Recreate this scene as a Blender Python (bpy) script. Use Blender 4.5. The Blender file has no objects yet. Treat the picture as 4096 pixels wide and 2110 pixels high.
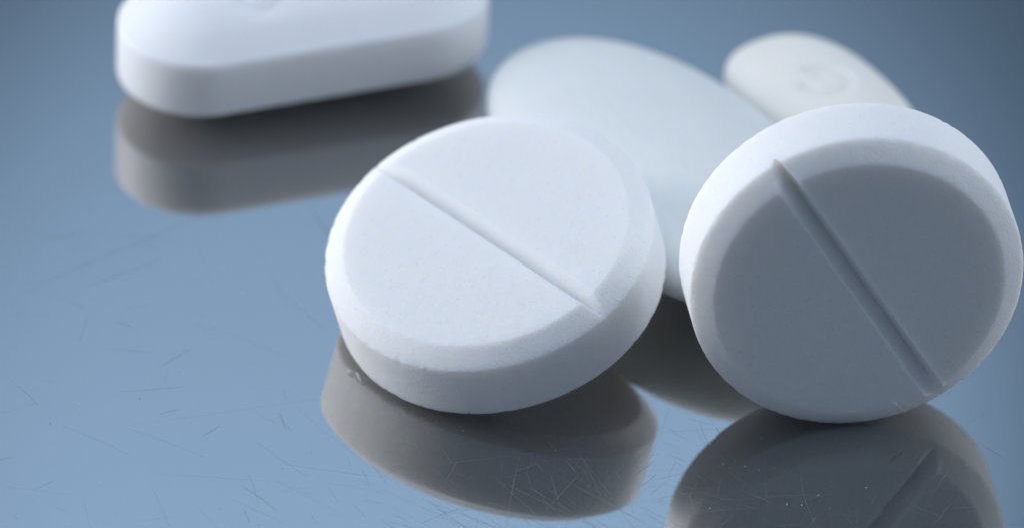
import bpy, math, random
import numpy as np
from mathutils import Vector, Matrix, noise

scene = bpy.context.scene
R = math.radians

# ------------------------------------------------------------------ camera
# one Blender unit = one centimetre
PITCH, DIST, ROLL = R(35.07), 45.0, R(2.33)
cam_data = bpy.data.cameras.new("camera")
cam = bpy.data.objects.new("camera", cam_data)
scene.collection.objects.link(cam)
cam.location = (0, -DIST * math.cos(PITCH), DIST * math.sin(PITCH))
cam.rotation_euler = (Matrix.Rotation(math.pi / 2 - PITCH, 3, 'X') @ Matrix.Rotation(ROLL, 3, 'Z')).to_euler()
cam_data.sensor_width = 36.0
cam_data.lens = 36.0 * 49642 / 4096
cam_data.clip_start, cam_data.clip_end = 0.1, 500
cam_data.dof.use_dof = True
cam_data.dof.focus_distance = 43.95
cam_data.dof.aperture_fstop = 0.44
scene.camera = cam

# ------------------------------------------------------------------ world
world = bpy.data.worlds.new("World")
scene.world = world
world.use_nodes = True
bg = world.node_tree.nodes["Background"]
bg.inputs[0].default_value = (0.49, 0.69, 0.99, 1)
bg.inputs[1].default_value = 0.21

# ------------------------------------------------------------------ lamps
def aim(o, target):
    o.rotation_euler = (Vector(target) - o.location).to_track_quat('-Z', 'Y').to_euler()

def area(name, loc, target, size, size_y, power, col, spread=180):
    l = bpy.data.lights.new(name, 'AREA')
    l.shape = 'RECTANGLE'; l.size = size; l.size_y = size_y
    l.energy = power; l.color = col; l.spread = R(spread)
    o = bpy.data.objects.new(name, l)
    scene.collection.objects.link(o)
    o.location = loc; aim(o, target)
    return o

area("overhead_softbox", (-2, 2.4, 20), (0, 0, 0), 15, 9.4, 1740, (0.775, 0.865, 1.0))
area("side_softbox", (-17, 3.6, 4.8), (0, 0, 0.3), 8, 8, 700, (0.95, 0.96, 1.0), 90)
area("right_softbox", (17, 4.5, 7), (0, 0, 0.3), 8, 8, 330, (0.86, 0.92, 1.0), 90)
area("backdrop_wash", (9, 6, 27), (7, 26, 17), 16, 5, 1080, (0.86, 0.91, 1.0))
sl = bpy.data.lights.new("backdrop_spot", 'SPOT')
sl.energy = 57000; sl.color = (0.80, 0.84, 0.965)
sl.spot_size = R(20.8); sl.spot_blend = 0.68; sl.shadow_soft_size = 1.0
so = bpy.data.objects.new("backdrop_spot", sl)
scene.collection.objects.link(so)
so.location = (-2.5, 5.25, 35.0); aim(so, (-0.62, 26, 20.35))

# ------------------------------------------------------------------ exposure
scene.view_settings.view_transform = 'Standard'
scene.view_settings.look = 'None'
scene.view_settings.exposure = 0.0
scene.view_settings.gamma = 1.0
scene.cycles.use_denoising = True
scene.cycles.max_bounces = 16
scene.cycles.diffuse_bounces = 6
scene.cycles.glossy_bounces = 8
scene.cycles.caustics_reflective = True
scene.cycles.sample_clamp_indirect = 6.0

# ------------------------------------------------------------------ materials
def new_mat(name):
    m = bpy.data.materials.new(name); m.use_nodes = True
    nt = m.node_tree
    return m, nt, nt.nodes["Principled BSDF"]

def link(nt, a, b): nt.links.new(a, b)

def pill_material(name, col, grain, sss, rough=0.55, spec=0.25, mottle=0.012, bump_scale=1.0):
    m, nt, p = new_mat(name)
    tc = nt.nodes.new('ShaderNodeTexCoord')
    n1 = nt.nodes.new('ShaderNodeTexNoise'); n1.inputs['Scale'].default_value = 9.0; n1.inputs['Detail'].default_value = 5
    link(nt, tc.outputs['Object'], n1.inputs['Vector'])
    mix = nt.nodes.new('ShaderNodeMixRGB'); mix.blend_type = 'MIX'
    mix.inputs[1].default_value = (*[c * (1 - mottle) for c in col], 1)
    mix.inputs[2].default_value = (*[min(1, c * (1 + mottle)) for c in col], 1)
    link(nt, n1.outputs['Fac'], mix.inputs[0])
    # powder grains: tiny pale and grey specks pressed into the tablet
    vo = nt.nodes.new('ShaderNodeTexVoronoi'); vo.inputs['Scale'].default_value = 42
    link(nt, tc.outputs['Object'], vo.inputs['Vector'])
    lt = nt.nodes.new('ShaderNodeMath'); lt.operation = 'LESS_THAN'; lt.inputs[1].default_value = 0.21
    link(nt, vo.outputs['Distance'], lt.inputs[0])
    sep = nt.nodes.new('ShaderNodeSeparateColor'); link(nt, vo.outputs['Color'], sep.inputs[0])
    gt = nt.nodes.new('ShaderNodeMath'); gt.operation = 'GREATER_THAN'; gt.inputs[1].default_value = 0.8
    link(nt, sep.outputs[0], gt.inputs[0])
    mu = nt.nodes.new('ShaderNodeMath'); mu.operation = 'MULTIPLY'
    link(nt, lt.outputs[0], mu.inputs[0]); link(nt, gt.outputs[0], mu.inputs[1])
    mu2 = nt.nodes.new('ShaderNodeMath'); mu2.operation = 'MULTIPLY'; mu2.inputs[1].default_value = grain
    link(nt, mu.outputs[0], mu2.inputs[0])
    mix2 = nt.nodes.new('ShaderNodeMixRGB'); mix2.inputs[2].default_value = (0.80, 0.80, 0.79, 1)
    link(nt, mu2.outputs[0], mix2.inputs[0]); link(nt, mix.outputs[0], mix2.inputs[1])
    link(nt, mix2.outputs[0], p.inputs['Base Color'])
    p.inputs['Roughness'].default_value = rough
    p.inputs['Specular IOR Level'].default_value = spec
    p.inputs['Subsurface Weight'].default_value = 1.0
    p.inputs['Subsurface Radius'].default_value = (1.0, 0.86, 0.70)
    p.inputs['Subsurface Scale'].default_value = sss
    n2 = nt.nodes.new('ShaderNodeTexNoise'); n2.inputs['Scale'].default_value = 130; n2.inputs['Detail'].default_value = 3
    n3 = nt.nodes.new('ShaderNodeTexNoise'); n3.inputs['Scale'].default_value = 28; n3.inputs['Detail'].default_value = 4
    for n in (n2, n3): link(nt, tc.outputs['Object'], n.inputs['Vector'])
    ad = nt.nodes.new('ShaderNodeMath'); ad.operation = 'ADD'
    link(nt, n2.outputs['Fac'], ad.inputs[0]); link(nt, n3.outputs['Fac'], ad.inputs[1])
    bu = nt.nodes.new('ShaderNodeBump'); bu.inputs['Strength'].default_value = 0.8 * bump_scale
    bu.inputs['Distance'].default_value = 0.006
    link(nt, ad.outputs[0], bu.inputs['Height']); link(nt, bu.outputs[0], p.inputs['Normal'])
    return m

MAT_CHALK = pill_material("pressed_chalk", (0.955, 0.96, 0.965), 0.45, 0.085, rough=0.7, spec=0.15)
MAT_COAT = pill_material("film_coat_white", (0.80, 0.825, 0.82), 0.2, 0.12, rough=0.45, spec=0.25, mottle=0.035, bump_scale=0.9)
MAT_COAT_WARM = pill_material("film_coat_warm", (0.875, 0.85, 0.80), 0.1, 0.12, rough=0.45, spec=0.25, bump_scale=0.4)
MAT_COAT_COOL = pill_material("film_coat_cool", (0.86, 0.87, 0.89), 0.1, 0.12, rough=0.4, spec=0.3, bump_scale=0.3)

def steel_material():
    m, nt, p = new_mat("polished_steel")
    p.inputs['Metallic'].default_value = 1.0
    p.inputs['Base Color'].default_value = (0.475, 0.472, 0.466, 1)
    tc = nt.nodes.new('ShaderNodeTexCoord')
    n1 = nt.nodes.new('ShaderNodeTexNoise'); n1.inputs['Scale'].default_value = 1.3; n1.inputs['Detail'].default_value = 7; n1.inputs['Distortion'].default_value = 1.5
    link(nt, tc.outputs['Object'], n1.inputs['Vector'])
    mr = nt.nodes.new('ShaderNodeMapRange')
    mr.inputs[1].default_value = 0.3; mr.inputs[2].default_value = 0.7
    mr.inputs[3].default_value = 0.012; mr.inputs[4].default_value = 0.055
    link(nt, n1.outputs['Fac'], mr.inputs[0]); link(nt, mr.outputs[0], p.inputs['Roughness'])
    return m
MAT_STEEL = steel_material()

def plain(name, col, rough=0.6, metal=0.0):
    m, nt, p = new_mat(name)
    tc = nt.nodes.new('ShaderNodeTexCoord')
    n1 = nt.nodes.new('ShaderNodeTexNoise'); n1.inputs['Scale'].default_value = 30
    link(nt, tc.outputs['Object'], n1.inputs['Vector'])
    mix = nt.nodes.new('ShaderNodeMixRGB')
    mix.inputs[1].default_value = (*[c * 0.9 for c in col], 1); mix.inputs[2].default_value = (*[min(1, c * 1.1) for c in col], 1)
    link(nt, n1.outputs['Fac'], mix.inputs[0]); link(nt, mix.outputs[0], p.inputs['Base Color'])
    p.inputs['Roughness'].default_value = rough; p.inputs['Metallic'].default_value = metal
    return m
MAT_SCRATCH = plain("scratched_steel", (0.55, 0.55, 0.54), 0.45, 1.0)
MAT_BACKDROP = plain("blue_grey_paper", (0.285, 0.42, 0.54), 0.9)
MAT_DUST = plain("pale_dust", (0.85, 0.86, 0.88), 0.8)
MAT_GRIT = plain("dark_grit", (0.03, 0.035, 0.04), 0.7)
MAT_FIBRE = plain("white_fibre", (0.90, 0.90, 0.90), 0.35)

# ------------------------------------------------------------------ mesh helpers
def mesh_object(name, verts, faces, mat, parent=None, smooth=True):
    me = bpy.data.meshes.new(name)
    me.from_pydata([tuple(v) for v in verts], [], faces)
    me.validate(); me.update()
    if smooth:
        me.polygons.foreach_set('use_smooth', [True] * len(me.polygons))
    me.materials.append(mat)
    o = bpy.data.objects.new(name, me)
    scene.collection.objects.link(o)
    if parent: o.parent = parent
    return o

def tag(o, label=None, category=None, group=None, kind=None):
    for k, v in (('label', label), ('category', category), ('group', group), ('kind', kind)):
        if v: o[k] = v
    return o

def ring_faces(nr, ns, closed_caps=True):
    """rings 1..nr of ns verts each, vertex 0 = first pole, last vertex = second pole"""
    F = []
    for j in range(ns):
        F.append((0, 1 + j, 1 + (j + 1) % ns))
    for i in range(nr - 1):
        a, b = 1 + i * ns, 1 + (i + 1) * ns
        for j in range(ns):
            k = (j + 1) % ns
            F.append((a + j, b + j, b + k, a + k))
    last = 1 + nr * ns
    a = 1 + (nr - 1) * ns
    for j in range(ns):
        F.append((a + j, last, a + (j + 1) % ns))
    return F

def resample(poly, step, sigma):
    """resample a profile polyline by arc length, rounding its corners"""
    P = np.array(poly, float)
    d = np.r_[0, np.cumsum(np.hypot(*np.diff(P, axis=0).T))]
    fine = np.arange(0, d[-1], 0.0015)
    X = np.interp(fine, d, P[:, 0]); Z = np.interp(fine, d, P[:, 1])
    k = np.arange(-int(3 * sigma / 0.0015), int(3 * sigma / 0.0015) + 1) * 0.0015
    g = np.exp(-0.5 * (k / sigma) ** 2); g /= g.sum(); h = len(k) // 2
    Xp = np.r_[-X[h:0:-1], X, -X[-2:-h - 2:-1]]; Zp = np.r_[Z[h:0:-1], Z, Z[-2:-h - 2:-1]]
    Xs = np.convolve(Xp, g, 'valid'); Zs = np.convolve(Zp, g, 'valid')
    # dense samples where the profile turns
    out = [0]; acc = 0
    ang = np.unwrap(np.arctan2(np.gradient(Zs), np.gradient(Xs)))
    curv = np.abs(np.gradient(ang)) / 0.0015
    for i in range(1, len(fine)):
        acc += 0.0015 / step * (1 + np.minimum(3, curv[i] * 0.03))
        if acc >= 1: out.append(i); acc = 0
    return Xs[out], Zs[out]

# ------------------------------------------------------------------ the setting
def box_mesh(lo, hi):
    (x0, y0, z0), (x1, y1, z1) = lo, hi
    v = [(x0, y0, z0), (x1, y0, z0), (x1, y1, z0), (x0, y1, z0), (x0, y0, z1), (x1, y0, z1), (x1, y1, z1), (x0, y1, z1)]
    f = [(0, 3, 2, 1), (4, 5, 6, 7), (0, 1, 5, 4), (1, 2, 6, 5), (2, 3, 7, 6), (3, 0, 4, 7)]
    return v, f

v, f = box_mesh((-30, -24, -0.3), (30, 25, 0))
tabletop = mesh_object("tabletop", v, f, MAT_STEEL, smooth=False)
tag(tabletop, kind='structure')

# backdrop: a paper sweep standing behind the table (seen only as its reflection)
prof = [(26.0, -0.3 + 0.0)] + [(26.0 + 0.0, z) for z in np.linspace(2, 48, 24)]
bv, bf = [], []
for (y, z) in prof:
    for x in np.linspace(-40, 40, 21):
        bv.append((x, y + 0.0035 * x * x * 0 , z))
nx = 21
for i in range(len(prof) - 1):
    for j in range(nx - 1):
        bf.append((i * nx + j, i * nx + j + 1, (i + 1) * nx + j + 1, (i + 1) * nx + j))
back = mesh_object("backdrop", bv, bf, MAT_BACKDROP)
sd = back.modifiers.new("thickness", 'SOLIDIFY'); sd.thickness = 0.3; sd.offset = -1
tag(back, kind='structure')

# fine scratches in the steel
def strip(path, w, V, F, z):
    n0 = len(V)
    P = np.array(path)
    T = np.gradient(P, axis=0); T /= np.linalg.norm(T, axis=1)[:, None]
    N = np.stack([-T[:, 1], T[:, 0]], 1)
    k = len(P)
    taper = np.sin(np.linspace(0.12, math.pi - 0.12, k)) ** 0.5
    for i in range(k):
        for s in (-1, 1):
            q = P[i] + s * N[i] * w * 0.5 * taper[i]
            V.append((q[0], q[1], z))
    for i in range(k - 1):
        a = n0 + 2 * i
        F.append((a, a + 2, a + 3, a + 1))

rnd = random.Random(7)
V, F = [], []
def scratch(x, y, a, L, bend, w):
    t = np.linspace(-0.5, 0.5, 9)
    c, s = math.cos(a), math.sin(a)
    X = t * L; Y = bend * L * (t * t) + 0.02 * bend * L * np.sin(t * 7 + x * 40)
    strip([(x + X[i] * c - Y[i] * s, y + X[i] * s + Y[i] * c) for i in range(9)], w, V, F, 0.0003 + 0.00002 * (len(F) % 40))
for i in range(620):
    x = rnd.uniform(-2.2, 2.2); y = rnd.uniform(-2.2, 1.0)
    if rnd.random() < 0.45: x = rnd.gauss(0.6, 0.7); y = rnd.gauss(-1.45, 0.3)
    a = rnd.choice([rnd.gauss(-0.75, 0.3), rnd.gauss(0.12, 0.3), rnd.gauss(1.6, 0.3), rnd.uniform(0, 3.14), rnd.uniform(0, 3.14)])
    L = min(1.3, rnd.lognormvariate(-2.0, 0.8))
    scratch(x, y, a, L, rnd.gauss(0, 0.07), rnd.choice([0.0003, 0.0004, 0.0006, 0.0009]))
# the fan of longer scratches under the front tablet
for i in range(26):
    scratch(rnd.gauss(0.15, 0.28), rnd.gauss(-1.5, 0.16), rnd.gauss(-0.78, 0.12), rnd.uniform(0.25, 0.8), rnd.gauss(0, 0.06), rnd.choice([0.0003, 0.0005, 0.0009]))
sc_o = mesh_object("scratches", V, F, MAT_SCRATCH, tabletop, smooth=False)
tag(sc_o, kind='stuff')

def specks(name, n, mat, seed, smin, smax):
    rn = random.Random(seed); V, F = [], []
    for i in range(n):
        if rn.random() < 0.5: x, y = rn.uniform(-2, 2), rn.uniform(-2.0, 0.6)
        elif rn.random() < 0.5: x, y = rn.gauss(0.7, 0.8), rn.gauss(-1.5, 0.3)
        else:                                    # crumbs shed round the foot of each chalky tablet
            q = rn.uniform(2.6, 6.6); x0, y0 = rn.choice([(-0.2, -0.75), (1.2, -1.05)])
            x, y = x0 + math.cos(q) * rn.gauss(0.5, 0.12), y0 + math.sin(q) * rn.gauss(0.25, 0.08)
        s = smin * (smax / smin) ** (rn.random() ** 2.2); e = rn.uniform(0.5, 1.0); a = rn.uniform(0, 3.14)
        n0 = len(V); k = 6
        pts = [(math.cos(j * 2 * math.pi / k) * s * rn.uniform(0.7, 1.2), math.sin(j * 2 * math.pi / k) * s * e * rn.uniform(0.7, 1.2)) for j in range(k)]
        for h, g in ((0.0002, 1.0), (s * 0.5, 0.75)):
            for (px, py) in pts:
                V.append((x + g * (px * math.cos(a) - py * math.sin(a)), y + g * (px * math.sin(a) + py * math.cos(a)), h))
        F.append(tuple(n0 + k + j for j in range(k)))
        for j in range(k):
            F.append((n0 + j, n0 + (j + 1) % k, n0 + k + (j + 1) % k, n0 + k + j))
    o = mesh_object(name, V, F, mat, None, smooth=False)
    tag(o, kind='stuff'); return o
specks("pale_dust", 260, MAT_DUST, 3, 0.0008, 0.0034)
specks("dark_grit", 90, MAT_GRIT, 5, 0.0007, 0.0028)

# ------------------------------------------------------------------ round scored tablets
RAD, FACE, BEVEL, THICK = 0.600, 0.522, 0.054, 0.236
def round_tablet(name, seed, groove_off, slope, depth, soft, lip, chip=1.0, burr=0.0, runout=0.0):
    top = THICK / 2 + BEVEL
    poly = [(0, top), (FACE, top), (RAD, THICK / 2), (RAD, -THICK / 2), (FACE, -top), (0, -top)]
    pr, pz = resample(poly, 0.0075, 0.0045)
    pr[0] = 0; pr[-1] = 0
    ns = 900
    # angles crowd round the score line (local x axis)
    t = np.linspace(0, 2 * math.pi, 4001)
    dens = 1 + 2.4 * np.exp(-(np.minimum(np.abs(np.sin(t)), 1) / 0.16) ** 2)
    cum = np.r_[0, np.cumsum((dens[1:] + dens[:-1]) / 2)]; cum /= cum[-1]
    A = np.interp(np.arange(ns) / ns, cum, t)
    V = [(0, 0, 0)]
    for i in range(1, len(pr) - 1):
        r, z = pr[i], pz[i]
        # crumbled edges: where bevel meets rim
        e = min(abs(z - THICK / 2), abs(z + THICK / 2)) if r > RAD - 0.02 else 9
        for a in A:
            rr, zz = r, z
            if e < 0.03 or r > RAD - 0.003:
                p = Vector((math.cos(a) * 19, math.sin(a) * 19, z * 40 + seed))
                n = noise.fractal(p, 0.9, 2.1, 4)
                n2 = noise.noise(Vector((math.cos(a) * 7, math.sin(a) * 7, seed + (3 if z > 0 else 0))))
                w = math.exp(-(e / 0.012) ** 2) if e < 1 else 0
                cut = max(0.0, n - 0.12 - 0.25 * n2) * 0.007 * w * chip
                rr -= min(cut, 0.012) + 0.0006 * n * (1 if r > RAD - 0.003 else 0)
                zz -= math.copysign(min(cut, 0.010) * 0.5, z)
            x, y = rr * math.cos(a), rr * math.sin(a)
            if z > 0:
                vv = y - groove_off
                if r < FACE + 0.03:                # the press leaves a slight burr along the score line
                    edge = (depth + soft) / slope
                    zz += burr * (0.8 + 0.4 * noise.noise(Vector((x * 22, seed, 3)))) * math.exp(-((abs(vv) - edge) / 0.009) ** 2)
                zg = top - depth + math.sqrt((vv * slope) ** 2 + soft ** 2) - soft + runout * max(0.0, x - 0.49) ** 2
                k = lip
                h = max(k - abs(zz - zg), 0) / k
                zz = min(zz, zg) - h * h * k * 0.25
            V.append((x, y, zz))
    zc = top - depth + math.sqrt((groove_off * slope) ** 2 + soft ** 2) - soft
    V[0] = (0, 0, min(top, zc)); V.append((0, 0, -top))
    return mesh_object(name, V, ring_faces(len(pr) - 2, ns), MAT_CHALK)

def pose(o, centre, n, x):
    n = Vector(n).normalized(); x = Vector(x); x = (x - n * x.dot(n)).normalized(); y = n.cross(x)
    M = Matrix((x, y, n)).transposed().to_4x4(); M.translation = Vector(centre)
    o.matrix_world = M

leaning = round_tablet("round_tablet", 1.3, 0.005, 2.35, 0.056, 0.014, 0.014, 0.6, 0.001)
pose(leaning, (-0.0590, -0.4724, 0.3315), (-0.22608698, -0.24182034, 0.94361412), (0.70105137, -0.71295841, -0.01474041))
tag(leaning, "bright white round scored tablet tilted flat against the oblong pill, in front", "tablet", "round scored tablets")
standing = round_tablet("round_tablet", 8.7, 0.0084, 2.8, 0.088, 0.014, 0.009, 0.6, 0.007, 4.2)
pose(standing, (1.2020, -0.7741, 0.6042), (0.17396306, -0.98403078, 0.03768658), (0.52725712, 0.06075289, -0.84753113))
tag(standing, "round scored tablet standing on its edge with its grey face toward the viewer", "tablet", "round scored tablets")

# ------------------------------------------------------------------ oblong pills
def oblong(name, loc, ang, L, r, prof_s, prof_z, mat, mark=None, ns_arc=150, ns_side=40, oval=None, tilt=0.0, roll=0.0):
    """stadium outline: half segment L, end radius r; profile given as (fraction of r, height)"""
    out = []
    for i in range(ns_arc): a = -math.pi / 2 + math.pi * i / ns_arc; out.append((L, math.cos(a), math.sin(a)))
    for i in range(ns_side): out.append((L - 2 * L * i / ns_side, 0, 1))
    for i in range(ns_arc): a = math.pi / 2 + math.pi * i / ns_arc; out.append((-L, math.cos(a), math.sin(a)))
    for i in range(ns_side): out.append((-L + 2 * L * i / ns_side, 0, -1))
    out = np.array(out)
    if oval:                                   # superellipse outline instead: half length, half width, exponent
        oa, ob, om = oval
        t = np.linspace(0, 2 * math.pi, 361)[:-1]
        ox = oa * np.sign(np.cos(t)) * np.abs(np.cos(t)) ** (2 / om)
        oy = ob * np.sign(np.sin(t)) * np.abs(np.sin(t)) ** (2 / om)
        out = np.stack([np.zeros(360), ox, oy], 1); r = 1.0
    ns = len(out); nr = len(prof_s)
    V = [(0, 0, prof_z[0])]
    for s, z in zip(prof_s, prof_z):
        X = out[:, 0] * (1.0 if s > 0 else 1.0) + r * s * out[:, 1]; Y = r * s * out[:, 2]
        Z = np.full(ns, z)
        if mark is not None and z > max(prof_z) * 0.6:
            Z = Z - mark(X, Y)
        V += list(zip(X, Y, Z))
    V.append((0, 0, prof_z[-1]))
    F = []
    # first and last ring collapse onto the ridge line: close them with strips
    for i in range(nr - 1):
        a, b = 1 + i * ns, 1 + (i + 1) * ns
        for j in range(ns):
            k = (j + 1) % ns
            F.append((a + j, b + j, b + k, a + k))
    o = mesh_object(name, V[1:-1], [tuple(q - 1 for q in f) for f in F], mat)
    import bmesh
    bm = bmesh.new(); bm.from_mesh(o.data)
    bmesh.ops.remove_doubles(bm, verts=bm.verts, dist=0.0004)
    ridge = [e for e in bm.edges if e.is_boundary]
    if ridge: bmesh.ops.holes_fill(bm, edges=ridge)
    bmesh.ops.recalc_face_normals(bm, faces=bm.faces)
    for fc in bm.faces: fc.smooth = True
    bm.to_mesh(o.data); bm.free()
    o.location = loc; o.rotation_euler = (roll, tilt, ang)
    bpy.context.view_layer.update()
    o.location.z -= min((o.matrix_world @ v.co).z for v in o.data.vertices)
    return o

def super_profile(hz, e, n=130):
    a = np.linspace(math.pi / 2, -math.pi / 2, n)
    s = np.abs(np.cos(a)) ** (2 / e); z = np.sign(np.sin(a)) * np.abs(np.sin(a)) ** (2 / e) * hz + hz
    s[0] = 0; s[-1] = 0
    return s, z

def groove_curve(pts, depth, w):
    P = np.array(pts)
    def f(X, Y):
        d2 = np.full(X.shape, 9.0)
        for a, b in zip(P[:-1], P[1:]):
            ab = b - a; t = np.clip(((X - a[0]) * ab[0] + (Y - a[1]) * ab[1]) / (ab @ ab), 0, 1)
            d2 = np.minimum(d2, (X - a[0] - t * ab[0]) ** 2 + (Y - a[1] - t * ab[1]) ** 2)
        return depth * np.exp(-d2 / (w * w))
    return f
def arc(cx, cy, rx, ry, a0, a1, n=40):
    return [(cx + rx * math.cos(R(a0 + (a1 - a0) * i / n)), cy + ry * math.sin(R(a0 + (a1 - a0) * i / n))) for i in range(n + 1)]

# the long smooth caplet behind the leaning tablet
s, z = super_profile(0.1867, 2.173)
caplet = oblong("oblong_pill", (0.5517, 0.3158, 0.0), -1.0306, 0, 1, s, z, MAT_COAT, oval=(0.9692, 0.4994, 2.106), tilt=-0.0452, roll=-0.0394)
tag(caplet, "smooth plain oblong pill lying behind the two round tablets and touching them", "pill", "oblong pills")

# the farther pill with an engraved ring
s, z = super_profile(0.1392, 2.143, 150)
ringm = groove_curve(arc(0, 0, 0.085, 0.08, -100, 190), 0.015, 0.024)
bar = groove_curve(arc(-0.012, 0.02, 0.045, 0.035, 60, 260) + arc(0.012, -0.02, 0.045, 0.035, 80, -100), 0.010, 0.018)
engraved = oblong("oblong_pill", (1.1234, 0.8616, 0.0), -1.0139, 0, 1, s, z, MAT_COAT_WARM, oval=(0.4764, 0.2792, 2.431), tilt=-0.0158, roll=0.0053, mark=lambda X, Y: np.maximum(ringm(X, Y), bar(X, Y)))
tag(engraved, "warm white oblong pill engraved with a small ring, farthest right at the back", "pill", "oblong pills")

# the thick caplet at the left with a straight band
band = [(0, 0.4485), (0.06, 0.444), (0.12, 0.429), (0.18, 0.404), (0.23, 0.374), (0.275, 0.346), (0.3033, 0.334), (0.305, 0.23), (0.3033, 0.114), (0.27, 0.094), (0.225, 0.066), (0.18, 0.042), (0.12, 0.019), (0.06, 0.004), (0, 0)]
pr, pz = resample(band, 0.006, 0.0065)
pr = np.array(pr); pr[0] = 0; pr[-1] = 0; pz = pz - pz.min()
glyph = groove_curve(arc(-0.19, -0.03, 0.07, 0.085, 0, 360), 0.018, 0.02)
thick = oblong("oblong_pill", (-0.8049, 1.1368, 0.0), 0.357, 0.4024, 0.3033, pr / 0.3033, pz, MAT_COAT_COOL, mark=glyph)
tag(thick, "thick oblong pill with a straight side band, lying alone at the back left", "pill", "oblong pills")

# ------------------------------------------------------------------ stray fibres
def tube(name, pts, rad, mat, n=6):
    P = [Vector(p) for p in pts]; V, F = [], []
    for i, p in enumerate(P):
        t = (P[min(i + 1, len(P) - 1)] - P[max(i - 1, 0)]).normalized()
        a = t.orthogonal().normalized(); b = t.cross(a)
        for j in range(n):
            q = 2 * math.pi * j / n
            V.append(p + (a * math.cos(q) + b * math.sin(q)) * rad * (0.6 + 0.4 * math.sin(math.pi * i / (len(P) - 1))))
    for i in range(len(P) - 1):
        for j in range(n):
            F.append((i * n + j, i * n + (j + 1) % n, (i + 1) * n + (j + 1) % n, (i + 1) * n + j))
    F.append(tuple(range(n))[::-1]); F.append(tuple((len(P) - 1) * n + j for j in range(n)))
    return mesh_object(name, V, F, mat)

fib = tube("fibre", [(1.3762, -0.9445, 0.1332), (1.3850, -0.9465, 0.1225), (1.3934, -0.9440, 0.1105), (1.4027, -0.9420, 0.1034), (1.4139, -0.9395, 0.0941), (1.4215, -0.9370, 0.0839)], 0.0040, MAT_FIBRE)
tag(fib, "short pale fibre stuck low on the grey face of the standing tablet", "fibre", "stray fibres")
hair = tube("fibre", [(-0.5759, -0.7116, 0.006), (-0.5559, -0.7195, 0.011), (-0.5374, -0.7366, 0.012), (-0.5294, -0.7607, 0.009), (-0.5181, -0.7783, 0.006), (-0.5022, -0.7741, 0.004)], 0.0022, MAT_FIBRE)
tag(hair, "thin curled white fibre on the steel under the left edge of the leaning tablet", "fibre", "stray fibres")
